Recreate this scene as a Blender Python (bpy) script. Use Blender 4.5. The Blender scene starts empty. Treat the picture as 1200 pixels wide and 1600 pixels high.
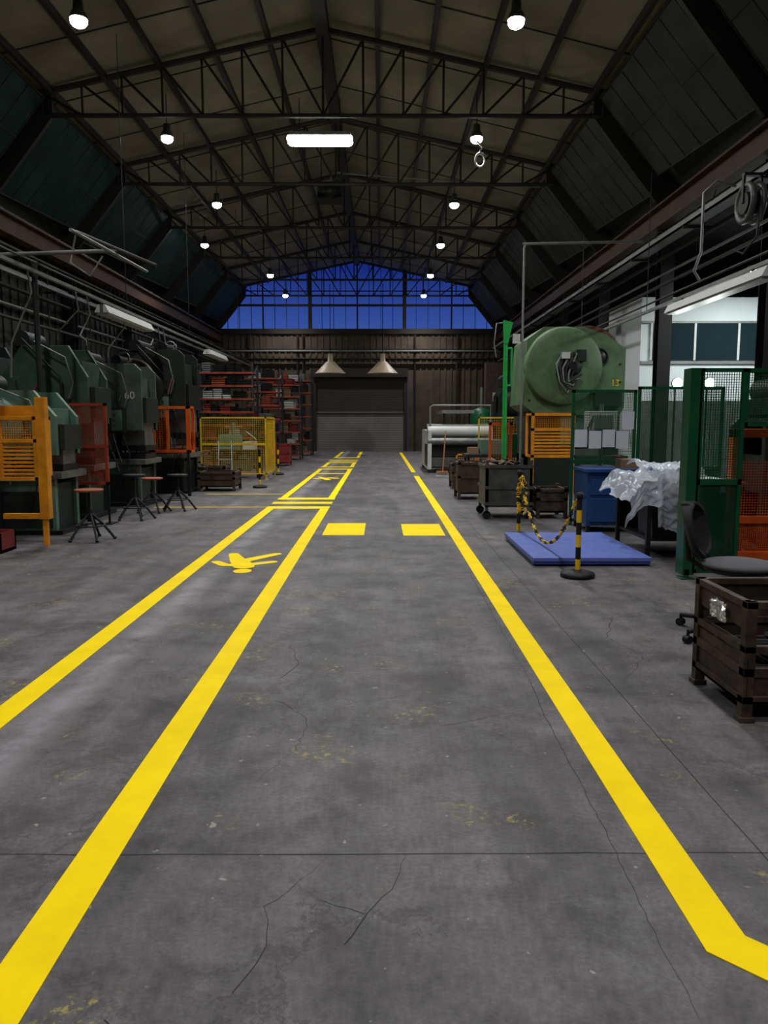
import bpy, bmesh, math, random
from mathutils import Vector, Matrix, Euler, noise
random.seed(7)
sc=bpy.context.scene
try:
    sc.view_settings.view_transform='Standard'
    sc.view_settings.look='None'
except Exception as e: print(e)

# ---------------------------------------------------------------- materials
def srgb(h):
    h=h.lstrip('#'); out=[]
    for i in (0,2,4):
        c=int(h[i:i+2],16)/255
        out.append(c/12.92 if c<=.04045 else ((c+.055)/1.055)**2.4)
    return out
def mat(name,col,rough=.6,metal=0,var=.35,scale=3.0,bump=.0,spec=.4,dirt=None,alpha=1,trans=0):
    m=bpy.data.materials.new(name); m.use_nodes=True
    nt=m.node_tree; N=nt.nodes; L=nt.links
    b=N['Principled BSDF']
    c=srgb(col) if isinstance(col,str) else list(col)
    tc=N.new('ShaderNodeTexCoord')
    no=N.new('ShaderNodeTexNoise'); no.inputs['Scale'].default_value=scale; no.inputs['Detail'].default_value=6; no.inputs['Roughness'].default_value=.65
    L.new(tc.outputs['Object'],no.inputs['Vector'])
    r=N.new('ShaderNodeValToRGB')
    d=srgb(dirt) if dirt else [x*(1-var) for x in c]
    r.color_ramp.elements[0].position=.32; r.color_ramp.elements[0].color=(*d,1)
    r.color_ramp.elements[1].position=.62; r.color_ramp.elements[1].color=(*c,1)
    L.new(no.outputs['Fac'],r.inputs['Fac']); L.new(r.outputs['Color'],b.inputs['Base Color'])
    b.inputs['Roughness'].default_value=rough; b.inputs['Metallic'].default_value=metal
    b.inputs['Specular IOR Level'].default_value=spec
    b.inputs['Alpha'].default_value=alpha
    b.inputs['Transmission Weight'].default_value=trans
    if bump:
        bp=N.new('ShaderNodeBump'); bp.inputs['Strength'].default_value=bump; bp.inputs['Distance'].default_value=.01
        L.new(no.outputs['Fac'],bp.inputs['Height']); L.new(bp.outputs['Normal'],b.inputs['Normal'])
    return m
def emis(name,col,s):
    m=bpy.data.materials.new(name); m.use_nodes=True
    nt=m.node_tree; nt.nodes.clear()
    e=nt.nodes.new('ShaderNodeEmission'); o=nt.nodes.new('ShaderNodeOutputMaterial')
    e.inputs['Color'].default_value=(*col,1); e.inputs['Strength'].default_value=s
    nt.links.new(e.outputs[0],o.inputs[0]); return m

M_green=mat('press_green','#3b5646',.5,var=.55)
M_greenB=mat('press_green_grey','#46564f',.5,var=.5)
M_greenR=mat('press_green_olive','#587451',.45,var=.4)
M_green2=mat('press_green_dark','#1d2922',.5,var=.5)
M_green3=mat('press_green_pale','#587868',.45,var=.35)
M_scr=mat('screen_green','#0e5230',.4,var=.3)
M_scrpan=mat('screen_panel_green','#0b3d27',.3,var=.3,alpha=.82)
M_post=mat('post_green','#22a447',.4,var=.2)
M_orange=mat('guard_orange','#d85a1c',.4,var=.35)
M_oy=mat('guard_orange_yellow','#e8951e',.4,var=.35,scale=5)
M_yel=mat('guard_yellow','#cfa81e',.4,var=.3)
M_redo=mat('guard_redorange','#98391f',.4,var=.35)
M_dark=mat('dark_steel','#1f1f1f',.45,metal=.3,var=.4)
M_black=mat('black_rubber','#121212',.6,var=.3)
M_steel=mat('bare_steel','#7a7d7b',.4,metal=.6,var=.45)
M_galv=mat('galvanised','#7b7e7b',.5,metal=.3,var=.3)
M_truss=mat('truss_steel','#282420',.65,var=.4)
M_rust=mat('rusty_steel','#54453b',.6,metal=.3,var=.6,scale=8,dirt='#2a211c')
M_greybin=mat('grey_bin','#535753',.45,metal=.2,var=.5,scale=6)
M_brown=mat('brown_bin','#47382d',.6,var=.5,scale=6)
M_flyw=mat('flywheel_brown','#5f3a2a',.5,var=.4)
M_blue=mat('blue_steel','#274a80',.4,var=.3)
M_bluep=mat('blue_platform','#6579c4',.4,var=.22,scale=8)
M_bluedk=mat('blue_platform_side','#3348a0',.4,var=.2)
M_white=mat('white_enamel','#bcbebc',.4,var=.15)
M_paper=mat('paper','#cfd6dc',.7,var=.08)
M_card=mat('cardboard','#8a6c52',.8,var=.25)
M_wood=mat('wood','#a8744a',.6,var=.4,scale=10)
M_seat=mat('stool_seat','#a85a3a',.5,var=.3)
M_fabric=mat('chair_fabric','#202024',.9,var=.3)
M_greyf=mat('grey_seat','#55555a',.8,var=.2)
M_rackb=mat('rack_orange','#9c442a',.5,var=.4)
M_racku=mat('rack_upright','#262c32',.5,var=.3)
M_red=mat('red_crate','#7a2420',.5,var=.3)
M_beige=mat('beige_hood','#a3957a',.5,var=.2)
M_foil=mat('foil','#e8e8e8',.2,metal=.7,var=.3,scale=14)
M_crane=mat('crane_beam','#503520',.6,var=.4)
M_ybk=mat('chain_yellow','#f4c411',.4,var=.1)
M_wallw=mat('white_wall','#c9d0d2',.8,var=.08,scale=1)
M_brwall=mat('brown_sheet','#54473a',.75,var=.5,scale=1.2)
M_dkwall=mat('dark_sheet','#292925',.75,var=.5,scale=1.0)
M_roof=mat('roof_panel','#857d6a',.85,var=.35,scale=.8)
M_teal=mat('clerestory_sheet','#1f3d3d',.7,var=.6,scale=.9,spec=.2)
M_grysheet=mat('clerestory_grey_sheet','#3f443f',.7,var=.5,scale=.9,spec=.2)
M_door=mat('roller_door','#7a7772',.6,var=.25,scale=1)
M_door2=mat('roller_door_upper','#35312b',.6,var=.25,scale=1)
M_glassdk=mat('office_glass','#1d2b30',.1,var=.1)
M_joint=mat('floor_joint','#3a3838',.9,var=.5,scale=3)
M_crack=mat('floor_crack','#2c2a2a',.95,var=.4,scale=6)
M_lamp=emis('lamp_lens',(1,.98,.93),70)
M_tube=emis('tube_glow',(.95,1,.88),32)
M_tube2=emis('tube_glow_side',(.85,1,.95),20)
M_plast=mat('plastic_sheet','#dbe5f2',.22,var=.12,scale=3,alpha=.5,spec=.8)

def floor_mat():
    m=bpy.data.materials.new('concrete_floor'); m.use_nodes=True
    nt=m.node_tree;N=nt.nodes;L=nt.links;b=N['Principled BSDF']
    g=N.new('ShaderNodeNewGeometry')
    def nz(s,d=6,r=.6,vec=None):
        n=N.new('ShaderNodeTexNoise'); n.inputs['Scale'].default_value=s;n.inputs['Detail'].default_value=d;n.inputs['Roughness'].default_value=r
        L.new(vec or g.outputs['Position'],n.inputs['Vector']); return n
    def ramp(src,p0,c0,p1,c1):
        r=N.new('ShaderNodeValToRGB'); e=r.color_ramp.elements
        e[0].position=p0;e[0].color=(*c0,1);e[1].position=p1;e[1].color=(*c1,1); L.new(src,r.inputs['Fac']); return r
    def mix(bt,fac,a,c):
        x=N.new('ShaderNodeMix'); x.data_type='RGBA'; x.blend_type=bt
        if isinstance(fac,(int,float)): x.inputs['Factor'].default_value=fac
        else: L.new(fac,x.inputs['Factor'])
        for s,v in (('A',a),('B',c)):
            i=[k for k in x.inputs if k.name==s and k.type=='RGBA'][0]
            if isinstance(v,tuple): i.default_value=(*v,1)
            else: L.new(v,i)
        return [o for o in x.outputs if o.type=='RGBA'][0]
    def off(dx,dy,dz=0):
        a=N.new('ShaderNodeVectorMath');a.operation='ADD';L.new(g.outputs['Position'],a.inputs[0]);a.inputs[1].default_value=(dx,dy,dz);return a.outputs[0]
    base=ramp(nz(.55,9,.7).outputs['Fac'],.36,(.074,.070,.074),.66,(.158,.150,.156)).outputs['Color']
    mp=N.new('ShaderNodeMapping'); mp.inputs['Scale'].default_value=(2.5,.22,1); L.new(g.outputs['Position'],mp.inputs['Vector'])
    st=ramp(nz(1.2,6,.65,mp.outputs['Vector']).outputs['Fac'],.36,(.68,.68,.69),.64,(1.16,1.14,1.14)).outputs['Color']
    c=mix('MULTIPLY',1.0,base,st)
    st2=ramp(nz(2.6,8,.75).outputs['Fac'],.38,(.62,.60,.60),.54,(1.06,1.06,1.06)).outputs['Color']
    c=mix('MULTIPLY',1.0,c,st2)
    bl=ramp(nz(1.1,4,.6,off(31,7)).outputs['Fac'],.58,(1,1,1),.68,(.55,.54,.54)).outputs['Color']
    c=mix('MULTIPLY',1.0,c,bl)
    sp=ramp(nz(42,4,.7).outputs['Fac'],.3,(.70,.70,.70),.7,(1.2,1.2,1.2)).outputs['Color']
    c=mix('MULTIPLY',1.0,c,sp)
    for vs,o1,wd,lo,hi in ((.40,0,.010,.44,.50),(1.2,13,.018,.52,.57)):
        dn=nz(1.7,7,.75)
        add=N.new('ShaderNodeVectorMath');add.operation='MULTIPLY_ADD'; L.new(dn.outputs['Color'],add.inputs[0]); add.inputs[1].default_value=(1.1,1.1,0); L.new(off(o1,o1*.7,.3),add.inputs[2])
        v=N.new('ShaderNodeTexVoronoi'); v.feature='DISTANCE_TO_EDGE'; v.inputs['Scale'].default_value=vs; L.new(add.outputs[0],v.inputs['Vector'])
        cr=ramp(v.outputs['Distance'],wd*.25,(1,1,1),wd,(0,0,0)).outputs['Color']
        mk=ramp(nz(.5,3,.5,off(o1+4,2)).outputs['Fac'],lo,(0,0,0),hi,(.6,.6,.6)).outputs['Color']
        c=mix('MIX',mix('MULTIPLY',1.0,cr,mk),c,(.035,.032,.032))
    yp=ramp(nz(1.9,3,.5).outputs['Fac'],.60,(0,0,0),.66,(.8,.8,.8)).outputs['Color']
    yn=ramp(nz(20,5,.75).outputs['Fac'],.54,(0,0,0),.62,(1,1,1)).outputs['Color']
    c=mix('MIX',mix('MULTIPLY',1.0,yp,yn),c,(.34,.29,.06))
    ws=ramp(nz(17,3,.5,off(3,3)).outputs['Fac'],.70,(0,0,0),.74,(.7,.7,.7)).outputs['Color']
    c=mix('MIX',ws,c,(.34,.33,.28))
    wp=ramp(nz(1.3,9,.8,off(8,1)).outputs['Fac'],.56,(0,0,0),.70,(.42,.42,.42)).outputs['Color']
    c=mix('MIX',wp,c,(.24,.235,.24))
    sx=N.new('ShaderNodeSeparateXYZ'); L.new(g.outputs['Position'],sx.inputs[0])
    a1=N.new('ShaderNodeMath');a1.operation='ADD';a1.inputs[1].default_value=1.83;L.new(sx.outputs['X'],a1.inputs[0])
    a2=N.new('ShaderNodeMath');a2.operation='ABSOLUTE';L.new(a1.outputs[0],a2.inputs[0])
    bd=ramp(a2.outputs[0],.02,(1,1,1),.2,(0,0,0)).outputs['Color']
    bn=ramp(nz(1.5,8,.78).outputs['Fac'],.34,(0,0,0),.58,(.75,.75,.75)).outputs['Color']
    c=mix('MIX',mix('MULTIPLY',1.0,bd,bn),c,(.29,.28,.31))
    L.new(c,b.inputs['Base Color'])
    rr=N.new('ShaderNodeMapRange'); rr.inputs['To Min'].default_value=.42; rr.inputs['To Max'].default_value=.7
    L.new(nz(2.3,5).outputs['Fac'],rr.inputs['Value']); L.new(rr.outputs[0],b.inputs['Roughness'])
    b.inputs['Specular IOR Level'].default_value=.35
    bp=N.new('ShaderNodeBump');bp.inputs['Strength'].default_value=.3;bp.inputs['Distance'].default_value=.004
    L.new(nz(55,5,.7).outputs['Fac'],bp.inputs['Height']);L.new(bp.outputs['Normal'],b.inputs['Normal'])
    return m
M_floor=floor_mat()
M_paint=mat('yellow_paint',(1.0,.74,.0),.6,var=.12,scale=2.5,bump=.12,spec=.08)
M_paintd=mat('yellow_paint_worn',(.62,.43,.05),.6,var=.35,scale=5)

# ---------------------------------------------------------------- builder
class B:
    def __init__(s,name): s.n=name;s.V=[];s.F=[];s.MI=[];s.S=[];s.mats=[]
    def add(s,v,f,m,sm=False):
        if m not in s.mats: s.mats.append(m)
        k=s.mats.index(m);o=len(s.V);s.V+= [Vector(p) for p in v]
        for q in f: s.F.append([i+o for i in q]);s.MI.append(k);s.S.append(sm)
        return s
    def box(s,x0,x1,y0,y1,z0,z1,m):
        v=[(x0,y0,z0),(x1,y0,z0),(x1,y1,z0),(x0,y1,z0),(x0,y0,z1),(x1,y0,z1),(x1,y1,z1),(x0,y1,z1)]
        return s.add(v,[(0,3,2,1),(4,5,6,7),(0,1,5,4),(1,2,6,5),(2,3,7,6),(3,0,4,7)],m)
    def obox(s,c,sz,m,rot=(0,0,0)):
        R=Euler(rot).to_matrix();c=Vector(c);h=[q/2 for q in sz]
        v=[c+R@Vector((a*h[0],b*h[1],d*h[2])) for d in(-1,1) for a,b in((-1,-1),(1,-1),(1,1),(-1,1))]
        return s.add(v,[(0,3,2,1),(4,5,6,7),(0,1,5,4),(1,2,6,5),(2,3,7,6),(3,0,4,7)],m)
    def rod(s,p,q,r,m,n=8,r2=None):
        p=Vector(p);q=Vector(q);d=(q-p)
        if d.length<1e-6: return s
        d.normalize();u=d.orthogonal().normalized();w=d.cross(u);r2=r if r2 is None else r2
        v=[]
        for c,rr in((p,r),(q,r2)):
            for i in range(n):
                a=2*math.pi*i/n; v.append(c+(u*math.cos(a)+w*math.sin(a))*rr)
        f=[(i,(i+1)%n,n+(i+1)%n,n+i) for i in range(n)]
        s.add(v,f,m,n>6)
        return s.add(v,[tuple(range(n))[::-1],tuple(range(n,2*n))],m)
    def path(s,pts,r,m,n=6):
        pts=[Vector(p) for p in pts];v=[]
        u=None
        for i,p in enumerate(pts):
            d=(pts[min(i+1,len(pts)-1)]-pts[max(i-1,0)]).normalized()
            if u is None: u=d.orthogonal().normalized()
            u=(u-d*u.dot(d)).normalized(); w=d.cross(u)
            for k in range(n):
                a=2*math.pi*k/n; v.append(p+(u*math.cos(a)+w*math.sin(a))*r)
        f=[]
        for i in range(len(pts)-1):
            for k in range(n): f.append((i*n+k,i*n+(k+1)%n,(i+1)*n+(k+1)%n,(i+1)*n+k))
        return s.add(v,f,m,True)
    def prism(s,poly,ax,a,b,m):
        n=len(poly)
        def P(q,t): return {'y':(q[0],t,q[1]),'z':(q[0],q[1],t),'x':(t,q[0],q[1])}[ax]
        v=[P(q,a) for q in poly]+[P(q,b) for q in poly]
        return s.add(v,[tuple(range(n)),tuple(range(n,2*n))[::-1]]+[(i,(i+1)%n,n+(i+1)%n,n+i) for i in range(n)],m)
    def lathe(s,prof,o,d,m,n=20,sm=True):
        d=Vector(d).normalized();u=d.orthogonal().normalized();w=d.cross(u);o=Vector(o);v=[];f=[]
        for r,h in prof:
            for i in range(n):
                a=2*math.pi*i/n; v.append(o+d*h+(u*math.cos(a)+w*math.sin(a))*max(r,1e-4))
        for k in range(len(prof)-1):
            for i in range(n): f.append((k*n+i,k*n+(i+1)%n,(k+1)*n+(i+1)%n,(k+1)*n+i))
        return s.add(v,f,m,sm)
    def ball(s,c,r,m,n=12):
        r=r if isinstance(r,(tuple,list)) else (r,r,r);v=[];f=[];h=n//2
        for j in range(h+1):
            t=math.pi*j/h
            for i in range(n):
                a=2*math.pi*i/n; v.append((c[0]+r[0]*math.sin(t)*math.cos(a),c[1]+r[1]*math.sin(t)*math.sin(a),c[2]+r[2]*math.cos(t)))
        for j in range(h):
            for i in range(n): f.append((j*n+i,j*n+(i+1)%n,(j+1)*n+(i+1)%n,(j+1)*n+i))
        return s.add(v,f,m,True)
    def torus(s,c,R,r,m,rot=(0,0,0),n=14,k=6,sx=1):
        E=Euler(rot).to_matrix() if not isinstance(rot,Matrix) else rot;v=[];f=[];c=Vector(c)
        for i in range(n):
            a=2*math.pi*i/n
            for j in range(k):
                b=2*math.pi*j/k; v.append(c+E@Vector(((R+r*math.cos(b))*math.cos(a)*sx,(R+r*math.cos(b))*math.sin(a),r*math.sin(b))))
        for i in range(n):
            for j in range(k): f.append((i*k+j,((i+1)%n)*k+j,((i+1)%n)*k+(j+1)%k,i*k+(j+1)%k))
        return s.add(v,f,m,True)
    def turn(s,cx,cy,a):
        R=Matrix.Rotation(a,3,'Z');c=Vector((cx,cy,0))
        s.V=[c+R@(p-c) for p in s.V]; return s
    def meshx(s,x0,x1,y,z0,z1,m,sp=.05,t=.006):
        n=max(1,round((x1-x0)/sp));k=max(1,round((z1-z0)/sp))
        for i in range(1,n): x=x0+(x1-x0)*i/n; s.box(x-t/2,x+t/2,y-t/2,y+t/2,z0,z1,m)
        for i in range(1,k): z=z0+(z1-z0)*i/k; s.box(x0,x1,y-t/2,y+t/2,z-t/2,z+t/2,m)
        return s
    def meshy(s,x,y0,y1,z0,z1,m,sp=.05,t=.006):
        n=max(1,round((y1-y0)/sp));k=max(1,round((z1-z0)/sp))
        for i in range(1,n): y=y0+(y1-y0)*i/n; s.box(x-t/2,x+t/2,y-t/2,y+t/2,z0,z1,m)
        for i in range(1,k): z=z0+(z1-z0)*i/k; s.box(x-t/2,x+t/2,y0,y1,z-t/2,z+t/2,m)
        return s
    def frx(s,x0,x1,y,z0,z1,m,t=.04):
        s.box(x0,x0+t,y-t/2,y+t/2,z0,z1,m);s.box(x1-t,x1,y-t/2,y+t/2,z0,z1,m)
        s.box(x0,x1,y-t/2,y+t/2,z0,z0+t,m);s.box(x0,x1,y-t/2,y+t/2,z1-t,z1,m);return s
    def fry(s,x,y0,y1,z0,z1,m,t=.04):
        s.box(x-t/2,x+t/2,y0,y0+t,z0,z1,m);s.box(x-t/2,x+t/2,y1-t,y1,z0,z1,m)
        s.box(x-t/2,x+t/2,y0,y1,z0,z0+t,m);s.box(x-t/2,x+t/2,y0,y1,z1-t,z1,m);return s
    def done(s,bevel=0,recalc=True):
        xs=[p.x for p in s.V];ys=[p.y for p in s.V];zs=[p.z for p in s.V]
        o=Vector(((min(xs)+max(xs))/2,(min(ys)+max(ys))/2,min(zs)))
        me=bpy.data.meshes.new(s.n);me.from_pydata([tuple(p-o) for p in s.V],[],s.F)
        for m in s.mats: me.materials.append(m)
        for i,p in enumerate(me.polygons): p.material_index=s.MI[i];p.use_smooth=s.S[i]
        if recalc:
            bm=bmesh.new();bm.from_mesh(me);bmesh.ops.recalc_face_normals(bm,faces=bm.faces);bm.to_mesh(me);bm.free()
        ob=bpy.data.objects.new(s.n,me);ob.location=o;sc.collection.objects.link(ob)
        if bevel:
            md=ob.modifiers.new('bevel','BEVEL');md.width=bevel;md.segments=2;md.limit_method='ANGLE';md.angle_limit=.7
        return ob
def text(parent,name,body,size,loc,rot,m):
    c=bpy.data.curves.new(name,'FONT');c.body=body;c.size=size;c.extrude=.002;c.align_x='CENTER';c.materials.append(m)
    o=bpy.data.objects.new(name,c);sc.collection.objects.link(o);o.parent=parent
    o.location=Vector(loc)-parent.location;o.rotation_euler=rot;return o

# ---------------------------------------------------------------- room shell
XC=-1.29;YB=43.3;YF=-6
XL=XC-8.1;XR=XC+8.1;XO=14.5
B('floor').box(XL-.3,XO+.3,YF,YB+.3,-.2,0,M_floor).done()
b=B('wall_back')
b.box(XL-.3,-3.82,YB,YB+.25,0,6.7,M_brwall);b.box(1.52,XO+.3,YB,YB+.25,0,6.7,M_brwall);b.box(-3.82,1.52,YB,YB+.25,4.6,6.7,M_brwall)
x=XL
while x<XR:
    if x<-3.95 or x>1.6: b.box(x,x+.09,YB-.05,YB,0,6.6,M_brwall)
    else: b.box(x,x+.09,YB-.05,YB,4.62,6.6,M_brwall)
    x+=.34
b.box(XL,XR,YB-.16,YB,6.45,6.72,M_truss); b.box(XL,XR,YB-.12,YB,5.55,5.65,M_truss);b.box(XL,XR,YB-.12,YB,4.7,4.82,M_truss)
b.rod((XL+.5,YB-.3,5.5),(XR-.3,YB-.3,5.5),.05,M_galv,6);b.rod((XL+.5,YB-.3,5.1),(XR-.3,YB-.3,5.1),.035,M_truss,6)
for x in (-7.2,-4.6,-4.3,1.9,4.2): b.rod((x,YB-.2,0),(x,YB-.2,6.4),.05,M_truss,6)
b.box(XR-.1,XO+.3,YB,YB+.25,6.6,9,M_dkwall)
b.done()
b=B('door_1')
z=0
while z<4.12:
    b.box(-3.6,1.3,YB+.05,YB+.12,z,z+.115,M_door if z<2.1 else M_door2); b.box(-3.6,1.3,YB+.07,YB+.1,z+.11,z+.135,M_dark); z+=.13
b.box(-3.8,-3.6,YB-.1,YB+.14,0,4.3,M_truss);b.box(1.3,1.5,YB-.1,YB+.14,0,4.3,M_truss);b.box(-3.8,1.5,YB-.25,YB+.14,4.1,4.58,M_truss)
b.box(-3.6,1.3,YB+.0,YB+.05,2.05,2.15,M_truss)
b.done()
b=B('window_1')
def roofz(x):
    a=abs(x-XC)
    return 10.5-1.5*a/6.4 if a<6.4 else 9.0-2.0*(a-6.4)/1.7
x=XC-7.8
i=0
while x<=XC+7.81:
    w=.03 if i%4 else .08
    b.box(x-w/2,x+w/2,YB+.02,YB+.1,6.72,max(6.78,roofz(x)-.05),M_dark); x+=.65;i+=1
b.box(XC-7.7,XC+7.7,YB,YB+.12,7.95,8.07,M_truss)
for sx in(-1,1):
    b.box(XC+sx*2.6-.1,XC+sx*2.6+.1,YB-.05,YB+.15,6.72,roofz(XC+2.6),M_truss)
b.box(XC-6.9,XC+6.9,YB+.02,YB+.1,8.75,8.8,M_truss)
b.done()
b=B('wall_left')
b.box(XL-.3,XL,YF,YB,0,7.0,M_dkwall)
y=YF+.3
while y<YB: b.box(XL,XL+.05,y,y+.12,0,6.9,M_dkwall); y+=.45
b.done()
b=B('wall_right'); b.box(XO,XO+.3,YF,YB,0,6.5,M_dkwall);b.box(XR,XR+.15,YF,YB,6.1,7.0,M_dkwall);b.done()
B('wall_front').box(XL-.3,XO+.3,YF-.3,YF,0,11,M_dkwall).done()
b=B('ceiling')
b.prism([(XC,10.5),(XC+6.4,9.0),(XC+6.4,9.15),(XC,10.65),(XC-6.4,9.15),(XC-6.4,9.0)],'y',YF,YB+.3,M_roof)
b.box(XR+.15,XO+.3,YF,YB,6.5,6.65,M_dkwall)
for k in range(-5,6):
    if k==0: continue
    x=XC+k*1.22; z=roofz(x)
    b.box(x-.05,x+.05,YF,YB,z-.16,z-.01,M_truss)
b.box(XC-.14,XC+.14,YF,YB,10.12,10.46,M_truss)
y=YF
while y<YB:
    for sx in(-1,1):
        b.rod((XC,y,10.49),(XC+sx*6.4,y,8.99),.018,M_truss,4)
    y+=2.5
b.done()
for side,sx,mm in(('left',-1,M_teal),('right',1,M_grysheet)):
    b=B('wall_'+side+'_clerestory')
    dy=4.98
    y=43.2-10*dy
    while y<YB-.5:
        x0=XC+sx*6.38;x1=XC+sx*8.1
        b.add([(x0,y,9.05),(x0,y+dy,9.05),(x1,y+dy,6.95),(x1,y,6.95)],[(0,1,2,3)],M_dkwall)
        q=.45
        A=Vector((x0-sx*.02,y+.25,8.95));Bq=Vector((x0-sx*(.02+.18),y+dy-.3,8.75));C=Vector((x1-sx*(.12+q),y+dy-.3,7.12));D=Vector((x1-sx*.12,y+.25,7.1))
        b.add([A,Bq,C,D],[(0,1,2,3)],mm)
        for k in range(0,8):
            t=k/7
            b.rod(A.lerp(Bq,t),D.lerp(C,t),.022,M_truss,4)
        b.rod(A.lerp(D,.5),Bq.lerp(C,.5),.02,M_truss,4);b.rod(A,Bq,.03,M_truss,4);b.rod(D,C,.03,M_truss,4)
        b.prism([(XC+sx*6.1,9.05),(XC+sx*6.1,8.45),(XC+sx*6.7,7.7),(XC+sx*7.6,6.6),(XC+sx*8.1,6.6),(XC+sx*8.1,7.0),(XC+sx*6.4,9.05)],'y',y-.06+dy,y+.06+dy,M_truss)
        y+=dy
    b.done(recalc=False)
TY=[42.9,38.2,33.2,28.2,23.2,18.2,13.2,8.2,3.2,-1.8]
for ty in TY:
    b=B('roof_truss')
    zb=8.45;n=14;hw=6.3
    xs=[XC-hw+2*hw*i/n for i in range(n+1)]
    zt=lambda x: 10.28-1.35*abs(x-XC)/hw
    b.rod((XC-hw,ty,zb),(XC+hw,ty,zb),.05,M_truss,6)
    for sx in(-1,1): b.rod((XC,ty,zt(XC)),(XC+sx*hw,ty,zt(XC+hw)),.065,M_truss,6)
    for i,x in enumerate(xs):
        b.rod((x,ty,zb),(x,ty,zt(x)),.028,M_truss,5)
        if i<n:
            x2=xs[i+1]
            if i<n/2: b.rod((x,ty,zt(x)),(x2,ty,zb),.03,M_truss,5)
            else: b.rod((x,ty,zb),(x2,ty,zt(x2)),.03,M_truss,5)
    b.done()
for sx in(-1,1):
    for ty in TY[1:]:
        x=XC+sx*7.85
        b=B('steel_column')
        b.box(x-.15,x+.15,ty-.15,ty-.13,0,5.95,M_dark);b.box(x-.15,x+.15,ty+.13,ty+.15,0,5.95,M_dark);b.box(x-.01,x+.01,ty-.13,ty+.13,0,5.95,M_dark)
        b.box(x-.2,x+.2,ty-.2,ty+.2,0,.02,M_dark)
        b.done()
for sx,x in((-1,XC-7.6),(1,XC+7.75)):
    b=B('crane_runway_beam')
    x-=sx*.1
    b.box(x-.14,x+.14,YF,YB-.2,6.42,6.46,M_crane);b.box(x-.01,x+.01,YF,YB-.2,6.0,6.42,M_crane);b.box(x-.14,x+.14,YF,YB-.2,5.97,6.0,M_crane)
    b.box(x-.03,x+.03,YF,YB-.2,6.46,6.54,M_steel)
    b.done()

# ---------------------------------------------------------------- floor markings
def strip(b,x0,x1,y0,y1,m=M_paint,z=.004): b.box(x0,x1,y0,y1,0.0005,z,m)
b=B('yellow_walkway_lines')
strip(b,-2.16,-2.00,-3,14.24)
strip(b,-1.13,-.97,-3,14.24)
strip(b,-2.14,-2.0,16.34,26.29);strip(b,-1.12,-.98,16.34,26.29)
strip(b,-2.14,-2.0,28.05,30.5);strip(b,-1.12,-.98,28.05,30.5)
strip(b,-2.14,-2.0,35.5,42);strip(b,-1.12,-.98,35.5,42)
for y in(14.25,15.1,15.95): strip(b,-2.16,-.97,y,y+.38)
strip(b,-1.99,-1.13,24.0,24.3)
for y in(26.3,27.6,30.6,31.6,32.6,35): strip(b,-2.16,-.97,y,y+.4)
b.done()
b=B('worn_floor_line');strip(b,-4.3,-2.17,14.45,14.57,M_paintd);strip(b,-3.9,-2.17,17.1,17.22,M_paintd);b.done()
b=B('yellow_lane_line')
b.prism([(.99,23.0),(.99,2.16),(3.2,-.05),(3.31,.06),(1.14,2.23),(1.14,23.0)],'z',.0005,.004,M_paint)
strip(b,.99,1.13,24.8,41)
b.done()
b=B('yellow_floor_box');strip(b,-.84,-.24,10.85,12.15);b.done()
b=B('yellow_floor_box');strip(b,.32,.92,10.8,12.05);b.done()
def figure(oy):
    b=B('pedestrian_floor_marking');k=[0]
    def flat(c):
        k[0]+=1;b.add([(p[0],p[1],.002+.0003*k[0]) for p in c],[tuple(range(len(c)))],M_paint)
    def st(p,q,w0,w1):
        p=Vector(p);q=Vector(q);d=(q-p).normalized();n=Vector((-d.y,d.x));a0=math.atan2(n.y,n.x)
        c=[(p.x+w0/2*math.cos(a0+t*math.pi/8),p.y+w0/2*math.sin(a0+t*math.pi/8)) for t in range(9)]
        c+=[(q.x+w1/2*math.cos(a0+math.pi+t*math.pi/8),q.y+w1/2*math.sin(a0+math.pi+t*math.pi/8)) for t in range(9)]
        flat(c)
    flat([(-1.50+.1*math.cos(t*math.pi/10),oy-.46+.12*math.sin(t*math.pi/10)) for t in range(20)])
    st((-1.53,oy-.2),(-1.66,oy+.2),.24,.21)
    st((-1.67,oy+.2),(-1.80,oy+.62),.19,.12)
    st((-1.62,oy+.12),(-1.27,oy+.62),.19,.12)
    st((-1.53,oy-.12),(-1.25,oy+.08),.15,.12)
    st((-1.56,oy-.12),(-1.76,oy-.12),.15,.13);st((-1.76,oy-.12),(-1.90,oy+.08),.13,.11)
    b.done(recalc=False)
figure(8.66);figure(22.0)
b=B('floor_expansion_joint')
for y,a,c in((2.70,-2.9,2.6),(7.93,-.9,1.0)):
    pts=[(a+(c-a)*i/24,y+.012*noise.noise(Vector((i*.7,y,0)))) for i in range(25)]
    for i in range(24):
        (xa,ya),(xb,yb)=pts[i],pts[i+1];h=.0025+.002*abs(noise.noise(Vector((i*1.3,y,5))))
        b.add([(xa,ya-h,.0008),(xb,yb-h,.0008),(xb,yb+h,.0008),(xa,ya+h,.0008)],[(0,1,2,3)],M_joint)
for i in range(60):
    ya=-1+i*.22;yb=ya+.22
    xa=1.42+.01*noise.noise(Vector((ya*2,0,3)));xb=1.42+.01*noise.noise(Vector((yb*2,0,3)));h=.003
    b.add([(xa-h,ya,.0008),(xa+h,ya,.0008),(xb+h,yb,.0008),(xb-h,yb,.0008)],[(0,1,2,3)],M_joint)
b.done(recalc=False)
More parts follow.
